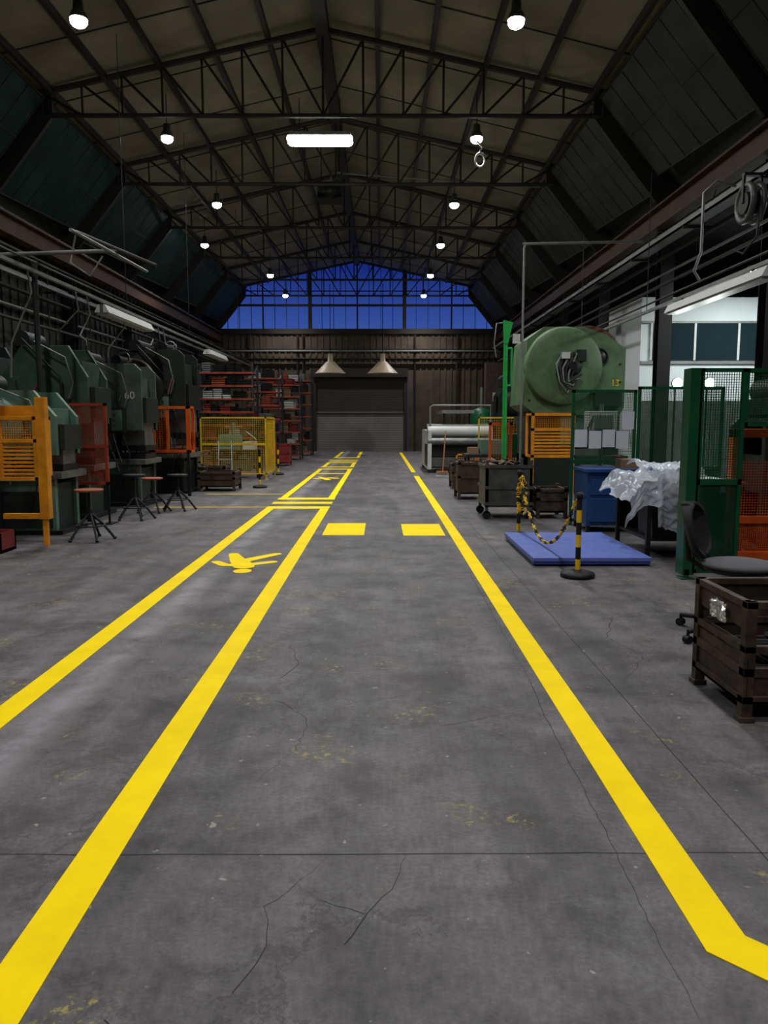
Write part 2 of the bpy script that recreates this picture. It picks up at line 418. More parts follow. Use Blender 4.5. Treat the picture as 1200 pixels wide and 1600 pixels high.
# open hairline cracks in the slab
b=B('floor_cracks')
def crack(pts,w=.004,jit=.03):
    P=[]
    for i in range(len(pts)-1):
        a=Vector((*pts[i],0));c=Vector((*pts[i+1],0));n=max(3,int((c-a).length/.05))
        for k in range(n):
            p=a.lerp(c,k/n);P.append(p+Vector((random.uniform(-jit,jit),random.uniform(-jit,jit),0))*.6+Vector((noise.noise(p*3)*jit,noise.noise(p*3+Vector((9,9,9)))*jit,0)))
    P.append(Vector((*pts[-1],0)))
    for i in range(len(P)-1):
        d=(P[i+1]-P[i]);
        if d.length<1e-5: continue
        d.normalize();n=Vector((-d.y,d.x,0));w0=w*(1-i/len(P)*.7);w1=w*(1-(i+1)/len(P)*.7)
        b.add([(P[i]+n*w0/2+Vector((0,0,.0007))),(P[i]-n*w0/2+Vector((0,0,.0007))),(P[i+1]-n*w1/2+Vector((0,0,.0007))),(P[i+1]+n*w1/2+Vector((0,0,.0007)))],[(0,1,2,3)],M_crack)
crack([(-3.2,4.7),(-2.6,5.0),(-2.35,5.15)],.008);crack([(-2.6,5.0),(-2.5,4.6),(-2.35,4.3)],.006);crack([(-3.4,5.6),(-2.8,5.5),(-2.3,5.9)],.006)
crack([(-.11,2.2),(-.05,2.35),(.04,2.48),(.1,2.7)],.004,.015);crack([(-.05,2.35),(-.2,2.42)],.003,.012)
crack([(-.42,2.0),(-.35,2.2),(-.38,2.38),(-.2,2.68)],.003,.015)
crack([(-.62,4.7),(-.55,5.0),(-.66,5.4)],.006,.02);crack([(-.6,4.3),(-.4,4.0),(-.42,3.6),(-.55,3.3)],.004,.02)
crack([(.93,4.6),(.90,4.0),(.89,3.2),(.87,2.5),(.86,1.9)],.004,.008)
crack([(.95,8),(.94,6.5),(.93,4.6)],.005,.012)
crack([(-.74,1.9),(-.55,1.75),(-.5,1.6)],.004,.015);crack([(.3,3.9),(.7,4.1),(.88,4.0)],.003,.015)
crack([(1.9,6.2),(1.7,5.6),(1.8,5.1),(1.5,4.6)],.005,.02)
b.done(recalc=False)

# ---------------------------------------------------------------- lighting fixtures
def highbay(x,y,z=8.2,power=540):
    b=B('high_bay_lamp')
    b.rod((x,y,z+.3),(x,y,z+1.0),.012,M_dark,6)
    b.lathe([(.03,.34),(.08,.32),(.09,.16),(.12,.14),(.15,.05),(.155,0.03),(.14,.03),(.08,.1)],(x,y,z),(0,0,1),M_greybin,16)
    b.ball((x,y,z+.0),(.14,.14,.10),M_lamp,14)
    o=b.done(recalc=False)
    l=bpy.data.lights.new('lamp_light','SPOT');l.energy=power;l.spot_size=math.radians(138);l.spot_blend=.85;l.shadow_soft_size=.12;l.color=(1,.975,.97)
    lo=bpy.data.objects.new('lamp_light',l);sc.collection.objects.link(lo);lo.parent=o;lo.location=Vector((x,y,z-.14))-o.location
for y in(-2.5,3,8.2,13.6,18.9,24.4,29.8,35.8,41.3):
    highbay(2.25,y,power=700)
    highbay(-5.0 if abs(y-29.8)>.5 else -6.6,y,power=540)
b=B('fluorescent_highbay')
y=18.9;z=8.2
b.prism([(y-.22,z+.02),(y-.1,z+.14),(y+.1,z+.14),(y+.22,z+.02)],'x',-2.14,-.70,M_white)
for dy in(-.12,.12): b.rod((-2.1,y+dy,z-.03),(-.74,y+dy,z-.03),.09,M_tube,12);b.ball((-2.1,y+dy,z-.03),.09,M_tube,12);b.ball((-.74,y+dy,z-.03),.09,M_tube,12)
for x in(-1.9,-.95): b.rod((x,y,z+.14),(x,y,z+.9),.01,M_dark,5)
o=b.done()
l=bpy.data.lights.new('tube_light','AREA');l.energy=260;l.shape='RECTANGLE';l.size=1.3;l.size_y=.25;l.color=(.95,1,.93)
lo=bpy.data.objects.new('tube_light',l);sc.collection.objects.link(lo);lo.parent=o;lo.location=Vector((-1.42,y,z-.16))-o.location
b=B('coiled_cable')
pts=[]
for i in range(50):
    a=i/49*2.2*2*math.pi; pts.append((2.3+.11*math.cos(a),18.6+.03*math.sin(a/3),7.66+.14*math.sin(a)-.001*i))
b.path([(2.25,18.75,8.1),(2.36,18.7,7.95),(2.3,18.65,7.85)]+pts,.02,M_white,6);b.done()
b=B('hanging_unit_heater')
zo=1.7
b.box(-1.95,-1.2,24.6,25.3,6.75+zo,7.25+zo,M_black);b.lathe([(.0,0),(.2,0),(.23,.04),(.23,.1)],(-1.57,24.5,7.0+zo),(0,1,0),M_dark,16)
for x in(-1.85,-1.3): b.rod((x,25,7.25+zo),(x,25,10.2),.015,M_dark,5)
b.path([(-1.55,25,7.2+zo),(-1.55,25,7.5+zo),(-1.5,25,7.6+zo),(-1.3,25,7.62+zo),(5.0,25,7.2+zo)],.03,M_galv,6);b.done()
for x in(-2.55,.1):
    b=B('hood_pendant_lamp')
    y=39.5
    b.lathe([(.12,1.0),(.14,.62),(.2,.6),(.78,.02),(.8,0),(.76,0),(.18,.55)],(x,y,4.05),(0,0,1),M_beige,20)
    b.rod((x,y,5.05),(x,y,8.5),.02,M_dark,5)
    b.done(recalc=False)
for nm,x,segs in(('left',-5.0,[(14.1,16.9),(22.5,25)]),('right',5.25,[(10.6,14.2)])):
    b=B('lighting_trunk_rail');b.box(x-.03,x+.03,7,30,3.74,3.79,M_galv)
    for y in (9.5,15.5,20.5,27.5): b.rod((x,y,3.78),(x,y,8.9 if abs(x-XC)<6.2 else 6.4),.008,M_dark,5)
    b.rod((x,7,3.9),(x-.0,30,3.9),.02,M_truss,5)
    for a,c in segs:
        b.prism([(x-.13,3.56),(x-.06,3.7),(x+.06,3.7),(x+.13,3.56)],'y',a,c,M_white)
        b.box(x-.1,x+.1,a+.05,c-.05,3.53,3.56,M_white);b.box(x-.015,x+.015,a+.5,a+.55,3.69,3.74,M_dark);b.box(x-.015,x+.015,c-.55,c-.5,3.69,3.74,M_dark)
    b.done()

b=B('wall_conduits')
for x,z,r,m in((-9.2,5.6,.05,M_galv),(-9.15,5.35,.03,M_galv),(-9.1,4.9,.06,M_truss),(-9.2,4.5,.04,M_galv),(-8.9,5.8,.03,M_steel),(-8.9,4.1,.05,M_truss)):
    b.rod((x,YF+.5,z),(x,YB-1,z),r,m,6)
b.box(-8.75,-8.6,5,40,5.05,5.12,M_galv)
for y in range(0,42,3): b.box(-9.34,-8.6,y-.02,y+.02,5.0,5.05,M_truss);b.rod((-9.1,y+.6,0),(-9.1,y+.6,6),.02,M_truss,5)
b.done()
b=B('wall_conduits')
for x,z,r,m in((6.3,5.75,.05,M_galv),(6.25,5.5,.03,M_galv),(6.2,5.2,.05,M_truss),(6.35,4.9,.03,M_galv),(6.2,4.6,.035,M_truss)):
    b.rod((x,YF+.5,z),(x,YB-1,z),r,m,6)
b.box(5.75,6.05,5,40,5.3,5.34,M_galv);b.box(5.75,5.77,5,40,5.3,5.42,M_galv);b.box(6.03,6.05,5,40,5.3,5.42,M_galv)
for y in range(3,42,3): b.box(5.7,6.4,y-.025,y+.025,5.24,5.29,M_truss);b.rod((6.1,y,5.3),(6.3,y,5.95),.012,M_truss,5)
b.done()
b=B('overhead_pipe_frame')
b.rod((-9.2,12,4.0),(-3.95,12,4.18),.03,M_galv,8);b.rod((-4.6,12,4.45),(-3.4,12,3.95),.035,M_truss,8);b.rod((-4.05,10.4,4.1),(-3.9,13.2,4.1),.025,M_galv,8)
b.rod((-5.4,12.35,0),(-5.4,12.35,4.1),.045,M_green2,8)
b.path([(-4.6,12,4.4),(-4.7,12,4.0),(-4.4,12,3.8),(-4.2,12,4.1)],.015,M_galv,5)
b.done()
b=B('overhead_pipe_frame')
b.rod((3.05,17,5.4),(5.6,17,5.45),.03,M_galv,8);b.path([(3.08,17,.02),(3.08,17,5.3),(3.1,17,5.38),(3.16,17,5.4)],.025,M_galv,8)
b.done()
b=B('hose_reel')
b.torus((5.45,11.9,4.85),.26,.05,M_greybin,(0,math.pi/2,0),22,8);b.torus((5.6,11.9,4.85),.26,.05,M_greybin,(0,math.pi/2,0),22,8)
b.rod((5.41,11.9,4.85),(5.65,11.9,4.85),.16,M_dark,16);b.box(5.39,5.42,11.87,11.93,4.85,5.24,M_dark);b.box(5.65,5.68,11.87,11.93,4.85,5.24,M_dark);b.box(5.39,5.7,11.85,11.95,5.24,5.28,M_dark)
b.path([(5.55,11.62,4.85),(5.5,11.6,4.3),(5.4,11.8,4.1),(5.35,12,4.2)],.015,M_black,6)
b.done()
b=B('drop_hose')
b.path([(5.6,12.6,5.3),(5.3,12.6,5.38),(5.1,12.6,5.2),(5.1,12.6,4.3),(5.0,12.6,4.0),(5.1,12.6,3.85)],.022,M_galv,8);b.done()

# ---------------------------------------------------------------- presses
def cpress(name,x1,y0,w,h,m,fly=True,lab=None,m2=None,boxy=False,tubes=0):
    m2=m2 or M_green2
    b=B(name);L=1.45;x0=x1-L
    k=h/2.8
    if boxy:
        pr=[(0.1,0),(1.35,0),(1.35,.8),(.8,.85),(.72,1.0),(.72,1.45*k),(.85,1.5*k),(1.42,1.5*k),(1.42,h-.12),(1.3,h),(.45,h),(.3,h-.15),(.1,h-.2)]
    else:
        pr=[(0,0),(1.35,0),(1.35,.8),(.78,.85),(.62,1.0),(.62,1.4*k),(.78,1.55*k),(1.4,1.55*k),(1.4,2.3*k),(1.1,h),(.35,h),(0,2.3*k)]
    pr=[(x0+p,q) for p,q in pr]
    b.prism(pr,'y',y0,y0+.09,m);b.prism(pr,'y',y0+w-.09,y0+w,m)
    b.box(x0+.12,x0+.6,y0+.08,y0+w-.08,0,2.3*k,m2)
    b.box(x0+.12,x0+1.3,y0+.08,y0+w-.08,1.75*k,h-.25,m)
    b.box(x0+.12,x0+1.3,y0+.08,y0+w-.08,.05,.72,m2)
    b.box(x0+.66,x1+.02,y0-.04,y0+w+.04,.8,.9,M_steel)
    b.box(x0+.95,x1-.05,y0+.2,y0+w-.2,1.2*k,1.8*k,M_steel)
    b.box(x0+.9,x1-.02,y0+.15,y0+w-.15,1.1*k,1.2*k,M_dark)
    b.box(x1-.1,x1+.03,y0+.1,y0+w-.1,1.65*k,2.15*k,m2)
    b.box(x0+.72,x1-.03,y0+.14,y0+w-.14,.9,1.0,M_dark)
    b.box(x0+.12,x0+1.3,y0-.015,y0,.1,.62,m2)
    if fly:
        b.lathe([(.0,-.26),(.3,-.26),(.42,-.2),(.46,-.05),(.46,0)],(x0+.55,y0,2.05*k),(0,1,0),m,28)
        b.lathe([(.0,-.3),(.09,-.3),(.09,-.26)],(x0+.55,y0,2.05*k),(0,1,0),M_dark,14)
        b.torus((x0+.55,y0-.24,2.05*k),.3,.02,m2,(math.pi/2,0,0),24,6)
    b.rod((x0+.3,y0+.1,h+.1),(x0+.3,y0+w-.2,h+.1),.15,m2,16);b.box(x0+.15,x0+.5,y0+.1,y0+w-.2,h-.2,h+.0,M_dark)
    if boxy:
        b.rod((x0+.9,y0+.2,h+.08),(x0+.9,y0+w-.2,h+.08),.1,M_dark,12);b.torus((x0+.95,y0+w*.5,h+.14),.11,.02,M_steel,(math.pi/2,0,0),14,6)
    b.box(x0+.85,x0+1.12,y0-.14,y0,1.45*k,1.95*k,m2);b.box(x0+.88,x0+1.09,y0-.15,y0-.14,1.5*k,1.9*k,M_green3)
    for zz in (1.6,1.7,1.8): b.rod((x0+.95,y0-.165,zz*k),(x0+.95,y0-.15,zz*k),.02,M_red,8)
    b.path([(x0+1.0,y0-.07,1.95*k),(x0+1.0,y0-.1,2.3*k),(x0+.8,y0-.12,2.5*k),(x0+.4,y0-.1,h+.1)],.018,M_black,6)
    b.path([(x0+1.1,y0-.05,1.95*k),(x0+1.2,y0-.1,2.2*k),(x0+1.1,y0-.12,2.6*k),(x0+.6,y0-.1,h+.05)],.014,M_galv,6)
    b.path([(x0+.95,y0-.07,1.45*k),(x0+.9,y0-.1,1.1),(x0+.6,y0-.1,.8),(x0+.6,y0-.05,.1)],.018,M_black,6)
    b.path([(x0+1.05,y0-.07,1.45*k),(x0+1.2,y0-.12,1.0),(x0+1.1,y0-.1,.5),(x0+1.0,y0-.05,.3)],.014,M_black,6)
    rr=random.Random(int(y0*10))
    for t in range(tubes):
        xa=x0+rr.uniform(.2,1.2);xb=x0+rr.uniform(.3,1.3)
        b.path([(xa,y0-.03,rr.uniform(1.9,2.5)*k),((xa+xb)/2+rr.uniform(-.2,.2),y0-.12,rr.uniform(1.4,2.0)*k),(xb+rr.uniform(-.2,.2),y0-.12,rr.uniform(1.0,1.4)),(xb,y0-.04,rr.uniform(.6,1.0))],rr.choice([.01,.014,.018]),rr.choice([M_black,M_galv,M_dark,M_card,M_redo]),6)
    for zz in(.2,.45): b.rod((x0+.3,y0-.03,zz),(x0+.3,y0,zz),.03,M_dark,8)
    b.box(x0-.05,x1,y0-.05,y0+w+.05,0,.06,M_dark)
    o=b.done(.008)
    if lab: text(o,'number_text',lab,.2,(x0+1.2,y0-.002,2.12*k),(math.pi/2,0,0),M_white)
    return o
cpress('mechanical_press',-4.55,10.95,.85,2.05,M_green3,tubes=5)
cpress('mechanical_press',-4.75,12.75,.95,2.85,M_green,fly=False,tubes=3)
cpress('mechanical_press',-4.5,14.7,1.0,2.7,M_greenB,fly=False,lab='60',boxy=True,tubes=3)
cpress('mechanical_press',-4.35,17.4,1.3,3.2,M_green2,m2=M_dark,tubes=8,boxy=True)
cpress('mechanical_press',-5.7,20.2,1.3,3.0,M_green2,m2=M_dark,tubes=5)
cpress('mechanical_press',-7.2,14.6,1.2,3.1,M_green2,m2=M_dark)
# feeder frame & parts between presses
b=B('coil_feed_stand')
b.rod((-5.15,16.3,0),(-5.15,16.3,2.2),.04,M_dark,8);b.torus((-5.15,16.22,2.45),.42,.05,M_brown,(math.pi/2,0,0),28,8)
for k in range(4):
    a=k*math.pi/4+.3;b.rod((-5.15-.42*math.cos(a),16.22,2.45-.42*math.sin(a)),(-5.15+.42*math.cos(a),16.22,2.45+.42*math.sin(a)),.015,M_dark,6)
b.rod((-5.15,16.15,2.45),(-5.15,16.36,2.45),.05,M_dark,10);b.box(-5.4,-4.9,16.1,16.5,0,.03,M_dark);b.rod((-5.15,16.3,2.2),(-5.15,16.3,2.45),.04,M_dark,8);b.done()
b=B('hanging_cables')
for (xa,ya,za,xb,yb,zb_) in ((-5,12.9,3.74,-5.4,13.1,2.98),(-5,13.4,3.74,-5.0,13.3,2.9),(-5,15.2,3.74,-5.3,15.2,2.85),(-5,17.6,3.74,-5.2,17.9,3.4),(-5,18.0,3.74,-4.7,18.0,3.3),(-5,11.2,3.74,-5.4,11.4,2.25)):
    b.path([(xa,ya,za),(xa+.05,ya,za-.3),((xa+xb)/2-.12,(ya+yb)/2,(za+zb_)/2-.25),(xb,yb,zb_+.08),(xb,yb,zb_)],.014,M_galv,6)
b.done()
def guard(name,x0,x1,y,z0,z1,d,m,sp=.045,legs=True,mid=None,foot=0.0):
    b=B(name)
    b.frx(x0,x1,y,z0,z1,m);b.meshx(x0+.03,x1-.03,y,z0+.03,z1-.03,m,sp)
    b.fry(x1-.02,y,y+d,z0,z1,m);b.meshy(x1-.02,y+.03,y+d-.03,z0+.03,z1-.03,m,sp)
    if mid: b.box(x0,x1,y-.022,y+.022,mid-.03,mid+.03,m)
    if legs:
        for px,py in((x0,y),(x1-.04,y),(x1-.04,y+d-.04)): b.box(px,px+.04,py-.02,py+.02,foot,z0+.02,m)
    for px in(x0,x1-.04): b.box(px-.03,px+.07,y-.05,y+.05,foot,foot+.01,m)
    return b.done()
b=B('press_guard')
x0,x1,y=-5.42,-4.42,9.95
b.frx(x0,x1,y,.85,1.68,M_oy,.05)
z=.92
while z<1.34: b.box(x0,x1,y-.01,y+.015,z,z+.03,M_oy); z+=.05
b.meshx(x0,x1,y,1.38,1.66,M_oy,.03,.006)
b.box(x0,x1,y-.025,y+.025,1.34,1.39,M_oy);b.box(x0+.5,x0+.54,y-.03,y+.02,.85,1.68,M_oy)
b.fry(x1,y,y+.35,.85,1.68,M_oy,.05);b.meshy(x1,y,y+.35,.9,1.65,M_oy,.035)
b.box(x1-.0,x1+.12,y-.04,y+.08,.35,1.92,M_oy);b.box(x1+.02,x1+.08,y-.02,y+.04,0,.35,M_oy);b.box(x0,x0+.05,y-.02,y+.03,0,.85,M_oy)
b.box(x1-.5,x1+.1,y+.0,y+.06,.35,.42,M_oy)
b.box(x1-.9,x1-.02,y+.3,y+.35,1.62,1.82,M_oy)
b.done(.004)
b=B('mesh_gate')
x0,x1,y=-4.94,-4.30,12.15
b.frx(x0,x1,y,.62,1.9,M_redo,.045);b.meshx(x0,x1,y,.65,1.88,M_redo,.026,.006);b.box(x0,x1,y-.02,y+.02,1.2,1.24,M_redo)
for x in(x0,x1-.03): b.box(x,x+.03,y-.015,y+.015,0,.65,M_dark);b.box(x-.05,x+.1,y-.15,y+.15,0,.015,M_dark)
b.done()
b=B('press_guard')
x0,x1,y=-4.95,-4.15,16.75
b.frx(x0,x1,y,.95,1.95,M_orange,.06);b.box(x0+.3,x0+.36,y-.02,y+.02,.95,1.95,M_orange);b.meshx(x0,x0+.32,y,1,1.9,M_orange,.05);b.box(x0,x0+.06,y-.03,y+.03,0,.95,M_dark);b.box(x1-.06,x1,y-.03,y+.03,0,.95,M_dark)
b.fry(x1,y,y+.4,.95,1.95,M_orange,.05);b.done()
guard('machine_cage',-5.05,-3.2,21.6,.15,1.75,1.8,M_yel,.06,mid=1.0)
b=B('work_station')
b.box(-4.9,-3.5,22.2,23.1,.75,.82,M_dark)
for x in(-4.85,-3.6):
    for yy in(22.25,23.0): b.box(x,x+.06,yy,yy+.06,0,.75,M_green2)
b.box(-4.7,-4.1,22.4,22.9,.82,1.25,M_green3);b.box(-4.0,-3.65,22.35,22.8,.82,1.05,M_white);b.rod((-4.3,22.5,1.25),(-4.3,22.5,1.6),.05,M_steel,10);b.rod((-3.9,22.3,1.35),(-3.6,22.3,1.1),.03,M_galv,6)
b.box(-4.6,-3.8,22.3,22.8,.2,.5,M_greybin);b.done()
b=B('sack_truck')
for x in(-3.95,-4.3): b.path([(x,20.4,.1),(x-.1,20.9,1.0),(x-.12,20.95,1.1)],.02,M_galv,6)
for z in(.3,.6,.9): b.rod((-3.95-.04*z*2,20.45+.55*z,z+.0),(-4.3-.04*z*2,20.45+.55*z,z),.015,M_galv,6)
b.box(-4.35,-3.9,20.15,20.42,.02,.04,M_galv)
for x in(-3.88,-4.38): b.rod((x-.02,20.5,.12),(x+.02,20.5,.12),.12,M_black,14)
b.done()

def stool(x,y,h=.7,m=M_seat):
    b=B('workshop_stool')
    b.lathe([(0,h-.035),(.17,h-.035),(.19,h-.02),(.19,h-.005),(.17,h),(0,h)],(x,y,0),(0,0,1),m,20)
    b.rod((x,y,.25),(x,y,h-.03),.02,M_black,10);b.rod((x,y,.25),(x,y,.42),.035,M_black,10)
    for k in range(5):
        a=k*2*math.pi/5+.3
        b.path([(x+.02*math.cos(a),y+.02*math.sin(a),.36),(x+.16*math.cos(a),y+.16*math.sin(a),.22),(x+.3*math.cos(a),y+.3*math.sin(a),.03)],.018,M_black,6)
        b.ball((x+.31*math.cos(a),y+.31*math.sin(a),.02),(.03,.03,.02),M_black,8)
    b.torus((x,y,.2),.19,.012,M_black,(0,0,0),20,6)
    b.done()
stool(-3.98,10.45);stool(-4.1,13.75,.62);stool(-3.72,14.05,.66,M_dark);stool(-4.08,12.7,.75,M_dark)
b=B('red_crate');b.box(-5.2,-4.65,9.3,9.7,0,.04,M_red);b.box(-5.2,-4.65,9.3,9.33,0,.25,M_red);b.box(-5.2,-4.65,9.67,9.7,0,.25,M_red);b.box(-5.2,-5.17,9.3,9.7,0,.25,M_red);b.box(-4.68,-4.65,9.3,9.7,0,.25,M_red);b.done()
def bin_(name,x0,x1,y0,y1,z0,z1,m,t=.03,fill=None):
    b=B(name)
    b.box(x0,x1,y0,y1,z0,z0+t,m);b.box(x0,x1,y0,y0+t,z0,z1,m);b.box(x0,x1,y1-t,y1,z0,z1,m);b.box(x0,x0+t,y0,y1,z0,z1,m);b.box(x1-t,x1,y0,y1,z0,z1,m)
    for zz in(z1-.05,(z0+z1)/2):
        b.box(x0-.02,x1+.02,y0-.02,y0,zz,zz+.05,m);b.box(x0-.02,x0,y0,y1,zz,zz+.05,m);b.box(x1,x1+.02,y0,y1,zz,zz+.05,m)
    for x in(x0-.02,x1-.04):
        for y in(y0-.02,y1-.04): b.box(x,x+.06,y,y+.06,0,z1+.04,m)
    if fill:
        b.box(x0+t,x1-t,y0+t,y1-t,z0+t,z1-.12,fill)
        for i in range(14):
            cx=random.uniform(x0+.1,x1-.1);cy=random.uniform(y0+.1,y1-.1)
            b.obox((cx,cy,z1-.09),(.14,.1,.05),fill,(random.random(),random.random(),random.random()*3))
    return b.done()
bin_('steel_stillage',-4.25,-3.42,17.9,18.7,.1,.45,M_brown,fill=M_dark)
bin_('steel_stillage',-4.6,-3.9,19.2,19.8,.1,.5,M_rust,fill=M_steel)

def stanchion(x,y,h=.87,z0=0):
    b=B('chain_stanchion')
    b.lathe([(0,0),(.17,0),(.18,.02),(.17,.05),(.1,.07),(.04,.08),(0,.08)],(x,y,z0),(0,0,1),M_black,24)
    n=6
    for i in range(n):
        a=z0+.06+(h-.1)*i/n;c=z0+.06+(h-.1)*(i+1)/n
        b.rod((x,y,a),(x,y,c),.027,M_black if i%2==1 else M_ybk,12)
    b.lathe([(0.02,0),(.034,.0),(.036,.03),(.03,.06),(0,.07)],(x,y,z0+h-.05),(0,0,1),M_black,12)
    b.torus((x+.04,y,z0+h-.03),.018,.005,M_black,(math.pi/2,0,0),10,5)
    b.done()
stanchion(2.05,7.87);stanchion(1.93,10.66,.93)
stanchion(-2.98,18.9,.95);stanchion(-3.15,23.6,.95)
def chain(p,q,sag,n):
    b=B('plastic_barrier_chain');p=Vector(p);q=Vector(q);P=[]
    for i in range(n+1):
        t=i/n;c=p.lerp(q,t);c.z-=sag*4*t*(1-t);P.append(c)
    for i in range(len(P)-1):
        c=(P[i]+P[i+1])/2;d=(P[i+1]-P[i]);ln=d.length;d.normalize()
        u=d.orthogonal().normalized();w=d.cross(u)
        if i%2: u,w=w,-u
        R=Matrix((d,u,w)).transposed()
        b.torus(c,.018,.0055,M_ybk if (i//4)%2==0 else M_black,R,10,5,sx=ln*.72/.018)
    b.done()
chain((2.03,7.92,.80),(1.94,10.6,.84),.66,84)
b=B('plastic_barrier_chain')
for k in range(3):
    for i in range(18):
        t=i/18*2*math.pi;cx=1.95+.055*math.cos(t);cz=.68+(.17+.05*k)*math.sin(t)-.05*k
        b.torus((cx,10.58-.02*k,cz),.016,.005,M_ybk if (i//3+k)%2 else M_black,(0 if i%2 else math.pi/2,t,0),8,5,sx=1.3)
b.done()
b=B('floor_scale_platform')
b.box(1.70,3.03,8.45,10.45,.055,.10,M_bluep);b.box(1.71,3.02,8.46,10.44,.02,.055,M_bluedk)
for x in(1.75,2.88):
    for y in(8.5,10.25): b.box(x,x+.1,y,y+.1,0,.02,M_black)
b.done(.006)

def rack(x0,x1,y0,y1,h,levels,seed):
    random.seed(seed);b=B('pallet_rack')
    for x in(x0,x1-.07):
        for y in(y0,y1-.07): b.box(x,x+.07,y,y+.07,0,h,M_racku)
        for k in range(int(h/.6)): b.rod((x+.035,y0+.03,.2+k*.6),(x+.035,y1-.03,.5+k*.6),.015,M_racku,4)
    for i in range(levels):
        z=.15+(h-.5)*i/(levels-1)
        b.box(x0,x1,y0-.02,y0+.04,z,z+.06,M_rackb);b.box(x0,x1,y1-.04,y1+.02,z,z+.06,M_rackb);b.box(x0+.07,x1-.07,y0,y1,z+.04,z+.06,M_brown)
        gap=(h-.5)/(levels-1)
        x=x0+.09
        while x<x1-.3:
            w=random.uniform(.2,.5);hh=random.uniform(.4,.85)*gap;m=random.choice([M_white,M_card,M_rackb,M_greybin,M_brown,M_dark,M_red,M_galv,M_dark])
            if x+w>x1-.08: break
            K=max(1,int(hh/.07))
            for k in range(K):
                jx=random.uniform(-.01,.01); b.box(x+jx,x+w+jx,y0+.08,y1-.1,z+.06+k*.07,z+.06+k*.07+.045,m)
            b.box(x+.02,x+w-.02,y0+.12,y1-.14,z+.06,z+.06+K*.07-.02,M_dark)
            x+=w+random.uniform(.02,.06)
    b.done()
rack(-6.2,-4.35,26.6,27.7,3.6,8,1);rack(-8.6,-6.4,26.6,27.7,3.4,6,2)
rack(-5.2,-3.9,30.0,31.1,3.6,7,6)
rack(-5.0,-3.45,33.2,34.3,3.5,7,3);rack(-6.8,-5.2,33.2,34.3,3.5,6,4);rack(-5.0,-3.35,37.5,38.6,3.9,7,5)
bin_('steel_stillage',-4.2,-3.4,28.4,29.2,.1,.8,M_red,fill=M_steel)

# ---------------------------------------------------------------- right side
b=B('large_eccentric_press')
X0,X1,Y0,Y1=3.2,5.5,17.5,19.2
b.box(X0+.2,X1,Y0+.3,Y1,0,1.9,M_green2)
prof=[(X0,2.0),(X0+.3,1.78),(X1-.1,1.75),(X1,1.95),(X1,3.25),(X1-.45,3.55),(X0+1.35,3.72),(X0+.45,3.72),(X0+.08,3.45)]
b.prism(prof,'y',Y0,Y1,M_greenR)
b.prism([(X0+.1,1.75),(X0+.7,1.75),(X0+.6,1.2),(X0+.25,1.1)],'y',Y0+.2,Y1,M_green2)
b.lathe([(0,-.16),(.7,-.16),(.84,-.12),(.88,-.02),(.88,.1)],(X0+.9,Y0,2.85),(0,1,0),M_greenR,36)
b.lathe([(0,-.24),(.17,-.24),(.22,-.2),(.24,-.14)],(X0+1.05,Y0,2.85),(0,1,0),M_green2,20)
b.rod((X0+1.05,Y0-.3,2.85),(X0+1.05,Y0-.2,2.85),.09,M_dark,12)
b.rod((X0+1.6,Y0+.7,2.98),(X0+1.6,Y0+.95,2.98),.86,M_flyw,36);b.rod((X0+1.6,Y0+.66,2.98),(X0+1.6,Y0+.99,2.98),.72,M_dark,36)
for k in range(6):
    b.path([(X0+.85+.08*k,Y0-.2,3.15),(X0+.68+.07*k,Y0-.28,2.88-.05*k),(X0+.75+.05*k,Y0-.3,2.5),(X0+.95+.06*k,Y0-.25,2.25+.08*k),(X0+1.15,Y0-.2,2.6)],.022,M_black if k%2 else M_galv,6)
b.box(X0+.8,X0+.98,Y0-.3,Y0-.14,3.0,3.14,M_white);b.box(X0+.7,X0+.88,Y0-.28,Y0-.14,2.65,2.83,M_dark);b.box(X0+1.15,X0+1.35,Y0-.26,Y0-.14,2.95,3.2,M_green2)
b.ball((X1-.6,Y0-.02,3.05),(.16,.08,.16),M_dark,12);b.torus((X1-.6,Y0-.02,3.05),.19,.025,M_green2,(math.pi/2,0,0),18,6)
b.box(X0+1.6,X0+2.2,Y0-.15,Y0,1.95,2.3,M_green2)
for px in(X0+.15,X1-.12):
    for pz in (2.1,2.5,2.9): b.rod((px,Y0-.02,pz),(px,Y0,pz),.025,M_dark,8)
b.box(X0+.9,X1-.4,Y0+.1,Y0+.5,1.1,1.75,M_green3);b.box(X0+1.0,X1-.5,Y0,Y0+.6,.85,1.0,M_steel)
b.box(X0+.2,X1+.1,Y0-.1,Y1,0,.85,M_green2)
o=b.done(.01)
text(o,'number_text','13',.2,(X1-.22,Y0-.004,2.42),(math.pi/2,0,0),M_ybk)
b=B('press_guard')
x0,x1,y=3.22,4.15,16.5
b.frx(x0,x1,y,.85,1.8,M_oy,.06)
z=.93
while z<1.42: b.box(x0,x1,y-.01,y+.01,z,z+.042,M_oy); z+=.07
b.meshx(x0,x1,y,1.45,1.78,M_oy,.04);b.box(x0,x1,y-.03,y+.03,1.42,1.48,M_oy)
for x in(x0,x1-.06): b.box(x,x+.06,y-.03,y+.03,0,.85,M_oy)
b.fry(x0+.03,y,y+.7,.85,1.8,M_oy,.05);b.done()
b=B('press_guard');x0,x1,y=2.55,3.1,18.2
b.frx(x0,x1,y,.4,1.6,M_orange,.06);b.meshx(x0,x1,y,.45,1.55,M_orange,.06);b.box(x0,x0+.06,y-.03,y+.03,0,.4,M_orange);b.box(x1-.06,x1,y-.03,y+.03,0,.4,M_orange);b.done()
b=B('jib_post')
b.box(2.62,2.82,16.9,17.1,0,.02,M_post)
b.rod((2.72,17,0),(2.72,17,3.3),.05,M_post,10);b.prism([(2.68,3.3),(2.76,3.3),(2.86,3.75),(2.66,3.8)],'y',16.94,17.06,M_post)
